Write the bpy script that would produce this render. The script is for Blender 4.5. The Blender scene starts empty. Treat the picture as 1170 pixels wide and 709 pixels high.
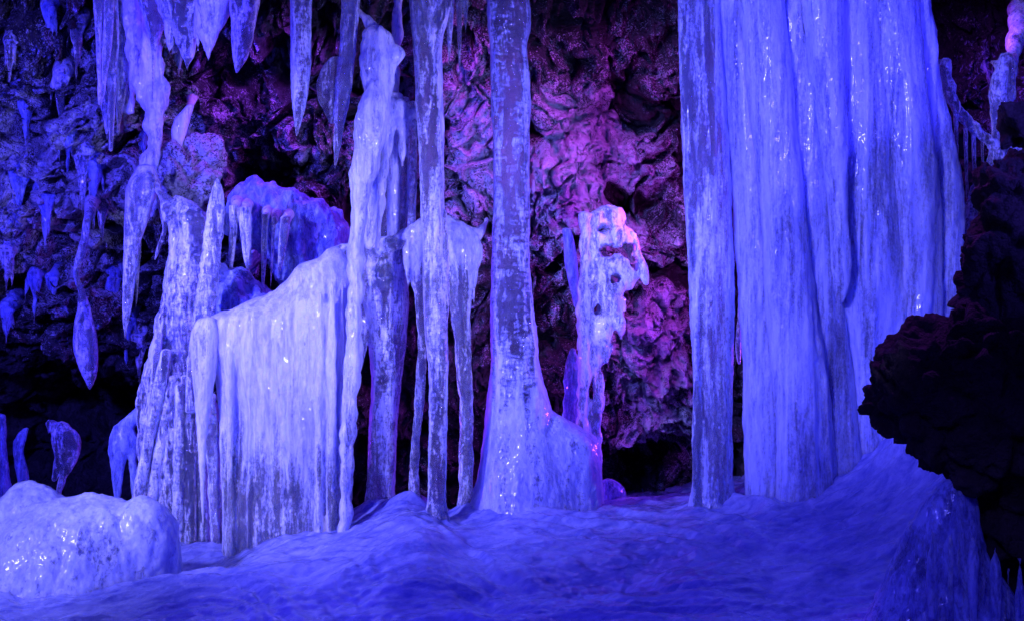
import bpy, bmesh, math, random
import numpy as np
from mathutils import Vector

# ------------------------------------------------------------------ camera, world, lamps
scene = bpy.context.scene
COL = scene.collection
CAM_D, CAM_Z, FPX = 8.0, 1.25, 1625.0

cam_data = bpy.data.cameras.new("camera")
cam_data.lens = 50.0
cam_data.sensor_width = 36.0
cam_data.clip_end = 200.0
cam = bpy.data.objects.new("camera", cam_data)
cam.location = (0, -CAM_D, CAM_Z)
cam.rotation_euler = (math.radians(90), 0, 0)
COL.objects.link(cam)
scene.camera = cam

world = bpy.data.worlds.new("World")
scene.world = world
world.use_nodes = True
bg = world.node_tree.nodes["Background"]
bg.inputs[0].default_value = (0.16, 0.03, 1.0, 1)
bg.inputs[1].default_value = 0.035

scene.view_settings.view_transform = 'Standard'
scene.view_settings.look = 'None'
scene.view_settings.exposure = 0.0
scene.view_settings.gamma = 1.0
scene.cycles.max_bounces = 10
scene.cycles.transmission_bounces = 8
scene.cycles.sample_clamp_indirect = 4.0
scene.cycles.use_denoising = True
try:
    scene.cycles.denoiser = 'OPENIMAGEDENOISE'
except Exception:
    pass
scene.cycles.caustics_reflective = False

BLUE = (0.135, 0.13, 1.0)
KEY = (0.25, 0.24, 1.0)
DEEP = (0.065, 0.05, 1.0)
VIOLET = (0.30, 0.05, 1.0)
MAGENTA = (0.60, 0.06, 1.0)

def lamp(kind, loc, target, power, color, size=0.4, spot=60, blend=0.6):
    d = bpy.data.lights.new("lamp", kind)
    d.energy = power
    d.color = color
    if kind == 'AREA':
        d.size = size
    else:
        d.shadow_soft_size = size
    if kind == 'SPOT':
        d.spot_size = math.radians(spot)
        d.spot_blend = blend
    o = bpy.data.objects.new("lamp", d)
    o.location = loc
    v = Vector(target) - Vector(loc)
    o.rotation_euler = v.to_track_quat('-Z', 'Y').to_euler()
    COL.objects.link(o)
    return o

lamp('SPOT', (-3.6, -3.4, 2.3), (-0.9, 0, 0.9), 1400, KEY, 0.10, 46, 0.8)         # raking the left drape
lamp('SPOT', (1.6, -3.6, 1.0), (-0.5, 0, 1.9), 900, KEY, 0.12, 50, 0.9)            # raking the columns from the right
lamp('SPOT', (-1.6, -5.0, 3.0), (1.6, 0, 2.1), 2000, (0.18, 0.17, 1.0), 0.25, 40, 0.8)          # on the right curtain
lamp('SPOT', (3.2, -5.0, 2.6), (1.9, 0, 1.8), 1300, DEEP, 0.2, 40, 0.8)
lamp('SPOT', (0.0, -5.2, 0.9), (-0.2, 0, 2.4), 260, DEEP, 0.2, 46, 0.9)            # low, on the columns
lamp('SPOT', (-3.4, -3.2, 2.2), (-2.3, 0.8, 1.9), 1700, DEEP, 0.2, 62, 0.8)       # left rock
lamp('SPOT', (-3.4, -3.0, 1.3), (-2.4, -0.7, 0.0), 420, KEY, 0.15, 44, 0.8)        # mound
lamp('SPOT', (-3.0, -3.6, 1.7), (0.6, -0.9, 0.0), 480, (0.08, 0.06, 1.0), 0.12, 56, 0.9)        # skimming the floor
lamp('SPOT', (1.13, 0.22, 1.75), (0.3, 1.5, 2.0), 75, MAGENTA, 0.06, 130, 0.7)   # behind the right column
lamp('SPOT', (0.95, 0.45, 3.2), (0.45, 1.5, 1.9), 55, MAGENTA, 0.08, 110, 0.8)    # rock behind the middle, from out of view above the frame
lamp('SPOT', (-0.25, 0.5, 3.2), (-0.25, 1.5, 2.1), 60, MAGENTA, 0.08, 100, 0.8)
lamp('SPOT', (-1.3, 0.75, 3.2), (-1.5, 1.5, 1.9), 110, VIOLET, 0.1, 110, 0.8)
lamp('SPOT', (2.0, 0.75, 0.9), (0.0, 0.6, 1.2), 170, VIOLET, 0.1, 100, 0.8)        # behind the curtain, through the ice
lamp('SPOT', (-1.25, 0.55, 0.35), (0.3, 0.9, 1.2), 130, VIOLET, 0.08, 120, 0.8)       # behind the drape
lamp('SPOT', (1.5, -1.2, 3.1), (1.85, -2.2, 1.1), 200, VIOLET, 0.1, 40, 0.8)        # grazing the dark outcrop
lamp('SPOT', (2.55, 0.3, 3.15), (2.9, 1.3, 2.2), 60, VIOLET, 0.08, 110, 0.8)
lamp('SPOT', (1.0, -4.6, 1.8), (1.75, -2.6, 0.3), 70, BLUE, 0.1, 26, 0.9)           # ice flow under the outcrop
lamp('AREA', (0, -7.0, 4.5), (0, 0, 0.8), 110, DEEP, 2.5)

# ------------------------------------------------------------------ numpy helpers
def P(px, py, Y=0.0):
    k = (Y + CAM_D) / FPX
    return ((px - 585.0) * k, Y, CAM_Z - (py - 354.5) * k)

def _hash(ix, iy, iz, seed):
    h = (ix.astype(np.uint32) * np.uint32(374761393) + iy.astype(np.uint32) * np.uint32(668265263)
         + iz.astype(np.uint32) * np.uint32(2246822519) + np.uint32(seed * 3266489917 % 4294967296))
    h = (h ^ (h >> np.uint32(13))) * np.uint32(1274126177)
    h = (h ^ (h >> np.uint32(16))) * np.uint32(2654435761)
    h ^= h >> np.uint32(15)
    return h

def vnoise(p, seed=0):
    f = np.floor(p)
    i = f.astype(np.int64)
    t = p - f
    t = t * t * t * (t * (t * 6 - 15) + 10)
    r = np.zeros(len(p))
    for dx in (0, 1):
        wx = t[:, 0] if dx else 1 - t[:, 0]
        for dy in (0, 1):
            wy = t[:, 1] if dy else 1 - t[:, 1]
            for dz in (0, 1):
                wz = t[:, 2] if dz else 1 - t[:, 2]
                h = _hash(i[:, 0] + dx, i[:, 1] + dy, i[:, 2] + dz, seed)
                r += wx * wy * wz * (h / 4294967295.0)
    return r * 2 - 1

def fbm(p, octv=4, seed=0, gain=0.5):
    a, s, r = 1.0, 0.0, np.zeros(len(p))
    q = p.copy()
    for o in range(octv):
        r += a * vnoise(q, seed + o * 17)
        s += a
        a *= gain
        q = q * 2.03 + 11.7
    return r / s * 1.6

def worley(p, seed=0, jitter=0.9):
    f = np.floor(p)
    i = f.astype(np.int64)
    d1 = np.full(len(p), 9.0)
    d2 = np.full(len(p), 9.0)
    for dx in (-1, 0, 1):
        for dy in (-1, 0, 1):
            for dz in (-1, 0, 1):
                cx, cy, cz = i[:, 0] + dx, i[:, 1] + dy, i[:, 2] + dz
                h = _hash(cx, cy, cz, seed)
                ox = (h & np.uint32(1023)) / 1023.0
                oy = ((h >> np.uint32(10)) & np.uint32(1023)) / 1023.0
                oz = ((h >> np.uint32(20)) & np.uint32(1023)) / 1023.0
                d = np.sqrt((cx + .5 + (ox - .5) * jitter - p[:, 0]) ** 2 + (cy + .5 + (oy - .5) * jitter - p[:, 1]) ** 2
                            + (cz + .5 + (oz - .5) * jitter - p[:, 2]) ** 2)
                d2 = np.minimum(d2, np.maximum(d1, d))
                d1 = np.minimum(d1, d)
    return d1, d2

def sstep(a, b, x):
    t = np.clip((x - a) / (b - a), 0, 1)
    return t * t * (3 - 2 * t)

def mesh_from(name, v, f):
    me = bpy.data.meshes.new(name)
    v = np.asarray(v, dtype=np.float64)
    if isinstance(f, np.ndarray):
        nf, k = f.shape
        me.vertices.add(len(v))
        me.vertices.foreach_set("co", v.ravel())
        me.loops.add(nf * k)
        me.loops.foreach_set("vertex_index", f.ravel().astype(np.int32))
        me.polygons.add(nf)
        me.polygons.foreach_set("loop_start", np.arange(0, nf * k, k, dtype=np.int32))
        me.update(calc_edges=True)
        me.validate()
    else:
        me.from_pydata([tuple(q) for q in v], [], f)
    return me

def link(name, me, mat, parent=None, smooth=True):
    o = bpy.data.objects.new(name, me)
    me.name = name
    if mat is not None:
        me.materials.clear()
        me.materials.append(mat)
    if smooth:
        me.polygons.foreach_set("use_smooth", np.ones(len(me.polygons), dtype=bool))
    COL.objects.link(o)
    if parent is not None:
        o.parent = parent
    return o

def tag(o, label=None, cat=None, group=None, kind=None):
    if label: o["label"] = label
    if cat: o["category"] = cat
    if group: o["group"] = group
    if kind: o["kind"] = kind
    return o

def thing(name, loc, label, cat, group=None):
    o = bpy.data.objects.new(name, None)
    o.location = loc
    o.empty_display_size = 0.1
    COL.objects.link(o)
    return tag(o, label, cat, group)

def part_of(root, name, o_world):
    """hang a mesh built in world space on its thing, keeping it in place"""
    o_world.parent = root
    o_world.matrix_parent_inverse = root.matrix_world.inverted()
    return o_world

# ------------------------------------------------------------------ raw shapes
def smooth_rows(rows, Y, step):
    rows = sorted(rows, key=lambda r: r[0])
    a = np.array([(r[0], r[1], r[2], (r[3] if len(r) > 3 else 0.0)) for r in rows], float)
    k = (Y + CAM_D) / FPX
    n = max(6, int(abs(a[-1, 0] - a[0, 0]) * k / step))
    ys = np.linspace(a[0, 0], a[-1, 0], n)
    out = [np.interp(ys, a[:, 0], a[:, j]) for j in (1, 2, 3)]
    w = max(1, int(n / len(rows) * 0.45))
    ker = np.hanning(2 * w + 3)[1:-1]
    ker /= ker.sum()
    h = len(ker) // 2
    res = []
    for o_ in out:
        pad = np.concatenate([2 * o_[0] - o_[h:0:-1], o_, 2 * o_[-1] - o_[-2:-h - 2:-1]]) if h < n else o_
        s = np.convolve(pad, ker, 'valid') if h < n else o_
        res.append(s[:n])
    return ys, res[0], res[1], res[2]

def loft(rows, Y=0.0, depth=0.9, n=40, step=0.012, flute=0, famp=0.0, seed=0, power=2.0, dmax=None, yslope=0.0):
    ys, xl, xr, dy = smooth_rows(rows, Y, step)
    k = (Y + CAM_D) / FPX
    cx = ((xl + xr) / 2 - 585) * k
    hw = np.maximum((xr - xl) / 2 * k, 0.0012)
    z = CAM_Z - (ys - 354.5) * k
    hd = hw * depth
    if dmax:
        hd = dmax * np.tanh(hd / dmax)
    hd = np.maximum(hd, 0.0012)
    th = np.linspace(0, 2 * np.pi, n, endpoint=False)
    c, s = np.cos(th), np.sin(th)
    c = np.sign(c) * np.abs(c) ** (2 / power)
    s = np.sign(s) * np.abs(s) ** (2 / power)
    rnd = np.random.RandomState(seed + 5)
    ph = rnd.rand(4) * 6.28
    R = np.ones((len(ys), n))
    if flute:
        tt = th[None, :] * flute + ph[0] + 0.8 * np.sin(z[:, None] * 1.7 + ph[1]) + 0.6 * np.sin(2 * th[None, :] + ph[2])
        R += famp * (1 - 2 * np.abs(np.sin(tt / 2)) ** 0.8) - famp * .3
    X = cx[:, None] + hw[:, None] * c[None, :] * R
    Yv = Y + dy[:, None] + yslope * (z[:, None] - z[0]) + hd[:, None] * s[None, :] * R
    Z = np.repeat(z[:, None], n, 1)
    v = np.stack([X, Yv, Z], -1).reshape(-1, 3)
    m = len(ys)
    i, j = np.meshgrid(np.arange(m - 1), np.arange(n), indexing='ij')
    j2 = (j + 1) % n
    q = np.stack([i * n + j, (i + 1) * n + j, (i + 1) * n + j2, i * n + j2], -1).reshape(-1, 4)
    f = [tuple(t) for t in q.tolist()]
    top, bot = len(v), len(v) + 1
    v = np.vstack([v, [[cx[0], v[:n, 1].mean(), z[0] + 0.35 * min(hw[0], 0.06)]],
                   [[cx[-1], v[(m - 1) * n:m * n, 1].mean(), z[-1] - 0.35 * min(hw[-1], 0.06)]]])
    for a in range(n):
        b = (a + 1) % n
        f.append((top, a, b))
        f.append((bot, (m - 1) * n + b, (m - 1) * n + a))
    return v, f

def capsule(pts, rad, n=14):
    """tube along 3-D points with a radius each"""
    pts = [np.array(p, float) for p in pts]
    dense, rr = [], []
    for a in range(len(pts) - 1):
        for t in np.linspace(0, 1, 7, endpoint=(a == len(pts) - 2)):
            dense.append(pts[a] * (1 - t) + pts[a + 1] * t)
            rr.append(rad[a] * (1 - t) + rad[a + 1] * t)
    V, F = [], []
    for a, p in enumerate(dense):
        d = dense[min(a + 1, len(dense) - 1)] - dense[max(a - 1, 0)]
        d /= np.linalg.norm(d) + 1e-9
        u = np.cross(d, (0, 1, 0.13)); u /= np.linalg.norm(u)
        w = np.cross(d, u)
        for j in range(n):
            t = 2 * math.pi * j / n
            V.append(p + rr[a] * (u * math.cos(t) + w * math.sin(t)))
    m = len(dense)
    for a in range(m - 1):
        for j in range(n):
            b = (j + 1) % n
            F.append((a * n + j, a * n + b, (a + 1) * n + b, (a + 1) * n + j))
    V.append(dense[0]); V.append(dense[-1])
    for j in range(n):
        b = (j + 1) % n
        F.append((m * n, b, j)); F.append((m * n + 1, (m - 1) * n + j, (m - 1) * n + b))
    return np.array(V), F

def blob(px, py, Y, rx, ry, rd, n=20):
    """ellipsoid with pixel radii rx, ry and a depth radius in metres"""
    k = (Y + CAM_D) / FPX
    c = np.array(P(px, py, Y))
    V, F = [], []
    m = n // 2
    for a in range(1, m):
        for b in range(n):
            t, p = math.pi * a / m, 2 * math.pi * b / n
            V.append(c + np.array([rx * k * math.sin(t) * math.cos(p), rd * math.sin(t) * math.sin(p), ry * k * math.cos(t)]))
    for a in range(m - 2):
        for b in range(n):
            b2 = (b + 1) % n
            F.append((a * n + b, (a + 1) * n + b, (a + 1) * n + b2, a * n + b2))
    V.append(c + np.array([0, 0, ry * k])); V.append(c - np.array([0, 0, ry * k]))
    t0, t1 = len(V) - 2, len(V) - 1
    for b in range(n):
        b2 = (b + 1) % n
        F.append((t0, b, b2)); F.append((t1, (m - 2) * n + b2, (m - 2) * n + b))
    return np.array(V), F

def get_co(me):
    a = np.empty(len(me.vertices) * 3)
    me.vertices.foreach_get("co", a)
    return a.reshape(-1, 3)

def get_no(me):
    a = np.empty(len(me.vertices) * 3)
    me.vertices.foreach_get("normal", a)
    return a.reshape(-1, 3)

def laplace(me, it):
    if it <= 0:
        return
    co = get_co(me)
    e = np.empty(len(me.edges) * 2, dtype=np.int32)
    me.edges.foreach_get("vertices", e)
    e = e.reshape(-1, 2)
    deg = np.bincount(e.ravel(), minlength=len(co)).astype(float)
    deg[deg == 0] = 1
    for _ in range(it):
        s = np.zeros_like(co)
        for ax in range(3):
            s[:, ax] = np.bincount(e[:, 0], co[e[:, 1], ax], len(co)) + np.bincount(e[:, 1], co[e[:, 0], ax], len(co))
        co = 0.45 * co + 0.55 * s / deg[:, None]
    me.vertices.foreach_set("co", co.ravel())
    me.update()

def solid(name, shapes, mat, vox=0.007, smooth=3, disp=None, carve=None, parent=None):
    """union of closed shapes -> one skin, then displaced along its normals"""
    V, F, off = [], [], 0
    for v, f in shapes:
        V.append(v)
        F += [tuple(i + off for i in t) for t in f]
        off += len(v)
    me = bpy.data.meshes.new(name)
    me.from_pydata(np.vstack(V).tolist(), [], F)
    me.update()
    tmp = bpy.data.objects.new("tmp_shape", me)
    COL.objects.link(tmp)
    md = tmp.modifiers.new("r", 'REMESH')
    md.mode = 'VOXEL'
    md.voxel_size = vox
    cutters = []
    for v, f in (carve or []):
        cm = bpy.data.meshes.new("cut")
        cm.from_pydata(v.tolist(), [], [tuple(t) for t in f])
        bm = bmesh.new(); bm.from_mesh(cm)
        bmesh.ops.recalc_face_normals(bm, faces=bm.faces)
        bm.to_mesh(cm); bm.free()
        co_ = bpy.data.objects.new("cut", cm)
        COL.objects.link(co_)
        cutters.append(co_)
        b = tmp.modifiers.new("b", 'BOOLEAN')
        b.operation = 'DIFFERENCE'
        b.object = co_
    dg = bpy.context.evaluated_depsgraph_get()
    new = bpy.data.meshes.new_from_object(tmp.evaluated_get(dg))
    for o_ in [tmp] + cutters:
        m_ = o_.data
        bpy.data.objects.remove(o_)
        bpy.data.meshes.remove(m_)
    laplace(new, smooth)
    if disp:
        co, no = get_co(new), get_no(new)
        d = disp(co)
        if isinstance(d, tuple):
            co = co + no * d[0][:, None] + d[1]
        else:
            co = co + no * d[:, None]
        new.vertices.foreach_set("co", co.ravel())
        new.update()
    return link(name, new, mat, parent)

def ice_disp(amp=0.006, seed=0, flute=0.0, rings=0.0, fx=9.0, fine=0.0025, lump=0.0):
    def f(co):
        p = co.copy()
        d = amp * fbm(p * [11, 11, 3.2], 4, seed)
        if flute:
            q = p * [fx, fx, 0.7]
            w = fbm(p * [2, 2, 1.1], 2, seed + 3) * 0.6
            q = q + w[:, None]
            n = vnoise(q, seed + 9)
            n2 = vnoise(q * [2.3, 2.3, 1.4] + 7, seed + 12)
            d += flute * (0.5 - 1.5 * np.abs(n)) + flute * 0.45 * (0.4 - 1.2 * np.abs(n2))
        if rings:
            zz = p * [1.5, 1.5, 34]
            m = sstep(-0.3, 0.5, fbm(p * [3, 3, 1.6], 2, seed + 31))
            d += rings * fbm(zz, 2, seed + 21) * m
        if lump:
            w1, _ = worley(p * 9, seed + 41)
            d += lump * (0.5 - w1)
        d += fine * fbm(p * [46, 46, 26], 3, seed + 51)
        return d
    return f

# ------------------------------------------------------------------ materials
def nodes(name):
    m = bpy.data.materials.new(name)
    m.use_nodes = True
    nt = m.node_tree
    nt.nodes.clear()
    return m, nt

def N(nt, t, **kw):
    n = nt.nodes.new(t)
    for k, v in kw.items():
        setattr(n, k, v)
    return n

def setin(n, **kw):
    for k, v in kw.items():
        n.inputs[k.replace('_', ' ')].default_value = v

def noise_node(nt, vec, scale, detail=6, rough=0.55, dist=0.0, sc=(1, 1, 1)):
    mp = N(nt, 'ShaderNodeMapping')
    mp.inputs['Scale'].default_value = sc
    nt.links.new(vec, mp.inputs[0])
    n = N(nt, 'ShaderNodeTexNoise')
    n.inputs['Scale'].default_value = scale
    n.inputs['Detail'].default_value = detail
    n.inputs['Roughness'].default_value = rough
    n.inputs['Distortion'].default_value = dist
    nt.links.new(mp.outputs[0], n.inputs['Vector'])
    return n.outputs[0]

def ramp(nt, fac, a, b, ca=(0, 0, 0, 1), cb=(1, 1, 1, 1)):
    r = N(nt, 'ShaderNodeValToRGB')
    r.color_ramp.elements[0].position = a
    r.color_ramp.elements[0].color = ca
    r.color_ramp.elements[1].position = b
    r.color_ramp.elements[1].color = cb
    nt.links.new(fac, r.inputs[0])
    return r.outputs[0]

def mathn(nt, op, a, b):
    n = N(nt, 'ShaderNodeMath', operation=op)
    for i, x in enumerate((a, b)):
        if isinstance(x, (int, float)):
            n.inputs[i].default_value = x
        else:
            nt.links.new(x, n.inputs[i])
    return n.outputs[0]

def ice_material(name, frost_lo, frost_hi, frost_col=(0.84, 0.87, 0.97), vert=1.0, bump=0.6, rough=0.1, sss=0.04, rings=0.0, tint=(0.88, 0.92, 1.0), edge_light=0.10, contrast=1.0, milky_below=None, haze=0.12):
    """clear ice shot through with frosty, bubbly veins; frost_lo/hi set how much of it is milky"""
    m, nt = nodes(name)
    out = N(nt, 'ShaderNodeOutputMaterial')
    tc = N(nt, 'ShaderNodeTexCoord')
    vec = tc.outputs['Object']
    big = noise_node(nt, vec, 4.5, 8, 0.62, 0.8, (2.4, 2.4, 0.45 * vert))
    mid = noise_node(nt, vec, 22, 8, 0.7, 0.7, (1.8, 1.8, 0.45 * vert))
    fine = noise_node(nt, vec, 85, 6, 0.7, 0.2, (1, 1, 0.6))
    s = mathn(nt, 'ADD', mathn(nt, 'MULTIPLY', big, 0.48), mathn(nt, 'MULTIPLY', mid, 0.30))
    s = mathn(nt, 'ADD', s, mathn(nt, 'MULTIPLY', fine, 0.22))
    if rings:
        rg = noise_node(nt, vec, 20, 4, 0.6, 1.2, (0.5, 0.5, 1.5))
        s = mathn(nt, 'ADD', s, mathn(nt, 'MULTIPLY', mathn(nt, 'SUBTRACT', rg, 0.5), rings))
    lw = N(nt, 'ShaderNodeLayerWeight')
    lw.inputs[0].default_value = 0.4
    s = mathn(nt, 'ADD', s, mathn(nt, 'MULTIPLY', lw.outputs['Facing'], edge_light))   # frostier towards the view edges, standing in for side light bent through the ice
    if milky_below:      # (height where it is clear, height where it is milky): the ice clouds towards its foot
        sx = N(nt, 'ShaderNodeSeparateXYZ')
        nt.links.new(vec, sx.inputs[0])
        mr = N(nt, 'ShaderNodeMapRange')
        mr.interpolation_type = 'SMOOTHSTEP'
        nt.links.new(sx.outputs[2], mr.inputs[0])
        mr.inputs[1].default_value, mr.inputs[2].default_value = milky_below
        mr.inputs[3].default_value, mr.inputs[4].default_value = 0.0, 0.16
        s = mathn(nt, 'ADD', s, mr.outputs[0])
    fl = N(nt, 'ShaderNodeTexVoronoi')         # bubbles and cracks caught in the clear ice
    fl.inputs['Scale'].default_value = 34
    fmap = N(nt, 'ShaderNodeMapping')
    fmap.inputs['Scale'].default_value = (1.5, 1.5, 0.8)
    nt.links.new(vec, fmap.inputs[0])
    nt.links.new(fmap.outputs[0], fl.inputs['Vector'])
    fw = ramp(nt, noise_node(nt, vec, 7, 4, 0.6, 0.5), 0.48, 0.68)
    s = mathn(nt, 'ADD', s, mathn(nt, 'MULTIPLY', fw, ramp(nt, fl.outputs[0], 0.05, 0.40, (0.13, 0.13, 0.13, 1), (0, 0, 0, 1))))
    mask = ramp(nt, s, frost_lo, frost_hi, (haze, haze, haze, 1), (1, 1, 1, 1))
    frost = N(nt, 'ShaderNodeBsdfPrincipled')
    setin(frost, Roughness=0.28, IOR=1.31)
    frost.inputs['Coat Weight'].default_value = 0.35
    frost.inputs['Coat Roughness'].default_value = 0.12
    dark = tuple(c * (1 - 0.74 * contrast) for c in frost_col[:2]) + (frost_col[2] * (1 - 0.4 * contrast),)
    fc = ramp(nt, mathn(nt, 'ADD', mathn(nt, 'MULTIPLY', mid, 0.5), mathn(nt, 'MULTIPLY', noise_node(nt, vec, 6, 8, 0.65, 0.6, (3, 3, 0.4 * vert)), 0.5)),
              0.42, 0.57, (*dark, 1), (*frost_col, 1))
    nt.links.new(fc, frost.inputs['Base Color'])
    frost.inputs['Subsurface Weight'].default_value = 0.9
    frost.inputs['Subsurface Radius'].default_value = (0.45, 0.55, 1.0)
    frost.inputs['Subsurface Scale'].default_value = sss
    clear = N(nt, 'ShaderNodeBsdfPrincipled')
    setin(clear, Roughness=rough, IOR=1.31)
    clear.inputs['Base Color'].default_value = (*tint, 1)
    clear.inputs['Transmission Weight'].default_value = 0.98
    clear.inputs['Specular IOR Level'].default_value = 0.7
    vor = N(nt, 'ShaderNodeTexVoronoi')
    vor.inputs['Scale'].default_value = 48
    nt.links.new(vec, vor.inputs['Vector'])
    vor2 = N(nt, 'ShaderNodeTexVoronoi')
    vor2.inputs['Scale'].default_value = 110
    nt.links.new(vec, vor2.inputs['Vector'])
    rip = noise_node(nt, vec, 20, 7, 0.65, 1.0, (1.8, 1.8, 0.7))
    hgt = mathn(nt, 'ADD', mathn(nt, 'MULTIPLY', vor.outputs[0], 0.3), rip)
    hgt = mathn(nt, 'ADD', hgt, mathn(nt, 'MULTIPLY', vor2.outputs[0], 0.15))
    hgt = mathn(nt, 'ADD', hgt, mathn(nt, 'MULTIPLY', fine, 0.6))
    bp = N(nt, 'ShaderNodeBump')
    bp.inputs['Strength'].default_value = bump
    bp.inputs['Distance'].default_value = 0.02
    nt.links.new(hgt, bp.inputs['Height'])
    for b in (frost, clear):
        nt.links.new(bp.outputs[0], b.inputs['Normal'])
    mx = N(nt, 'ShaderNodeMixShader')
    nt.links.new(mask, mx.inputs[0])
    nt.links.new(clear.outputs[0], mx.inputs[1])
    nt.links.new(frost.outputs[0], mx.inputs[2])
    nt.links.new(mx.outputs[0], out.inputs['Surface'])
    return m

M_MILK = ice_material("milky_ice", 0.38, 0.50, vert=0.6, bump=0.5, contrast=0.6, sss=0.10)
M_COL = ice_material("column_ice", 0.49, 0.59, vert=0.8, bump=0.7, haze=0.06, edge_light=0.18, rings=0.16, rough=0.07, contrast=0.7, sss=0.07)
M_CLEAR = ice_material("clear_ice", 0.52, 0.62, vert=0.6, bump=0.8, rings=0.12, rough=0.05, contrast=0.7)
M_CURT = ice_material("curtain_ice", 0.38, 0.54, frost_col=(0.56, 0.64, 0.96), vert=0.4, bump=0.45, sss=0.14, contrast=0.45)
M_BLUE = ice_material("blue_ice", 0.40, 0.56, frost_col=(0.40, 0.48, 0.88), vert=1.0, bump=0.8, sss=0.08, contrast=0.7, tint=(0.6, 0.7, 1.0))

def floor_material():
    m, nt = nodes("floor_ice")
    out = N(nt, 'ShaderNodeOutputMaterial')
    tc = N(nt, 'ShaderNodeTexCoord')
    vec = tc.outputs['Object']
    rot = N(nt, 'ShaderNodeMapping')
    rot.inputs['Rotation'].default_value = (0, 0, math.radians(-24))
    nt.links.new(vec, rot.inputs[0])
    v2 = rot.outputs[0]
    streak = noise_node(nt, v2, 3.2, 8, 0.62, 1.1, (0.7, 3.2, 2.0))
    blot = noise_node(nt, vec, 5.5, 8, 0.6, 0.5)
    fine = noise_node(nt, vec, 55, 6, 0.65)
    s = mathn(nt, 'ADD', mathn(nt, 'MULTIPLY', streak, 0.55), mathn(nt, 'MULTIPLY', blot, 0.3))
    s = mathn(nt, 'ADD', s, mathn(nt, 'MULTIPLY', fine, 0.15))
    col = ramp(nt, s, 0.38, 0.66, (0.09, 0.11, 0.46, 1), (0.56, 0.60, 0.92, 1))
    b = N(nt, 'ShaderNodeBsdfPrincipled')
    setin(b, IOR=1.31)
    b.inputs['Coat Weight'].default_value = 0.7
    b.inputs['Coat Roughness'].default_value = 0.10
    b.inputs['Subsurface Weight'].default_value = 0.3
    b.inputs['Subsurface Radius'].default_value = (0.3, 0.4, 1.0)
    b.inputs['Subsurface Scale'].default_value = 0.04
    nt.links.new(col, b.inputs['Base Color'])
    rr = N(nt, 'ShaderNodeMapRange')
    nt.links.new(blot, rr.inputs[0])
    rr.inputs[3].default_value = 0.10
    rr.inputs[4].default_value = 0.42
    nt.links.new(rr.outputs[0], b.inputs['Roughness'])
    h = mathn(nt, 'ADD', streak, mathn(nt, 'MULTIPLY', fine, 0.25))
    h = mathn(nt, 'ADD', h, mathn(nt, 'MULTIPLY', noise_node(nt, vec, 16, 6, 0.6, 1.5), 0.45))
    bp = N(nt, 'ShaderNodeBump')
    bp.inputs['Strength'].default_value = 0.55
    bp.inputs['Distance'].default_value = 0.022
    nt.links.new(h, bp.inputs['Height'])
    nt.links.new(bp.outputs[0], b.inputs['Normal'])
    nt.links.new(b.outputs[0], out.inputs['Surface'])
    return m

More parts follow.
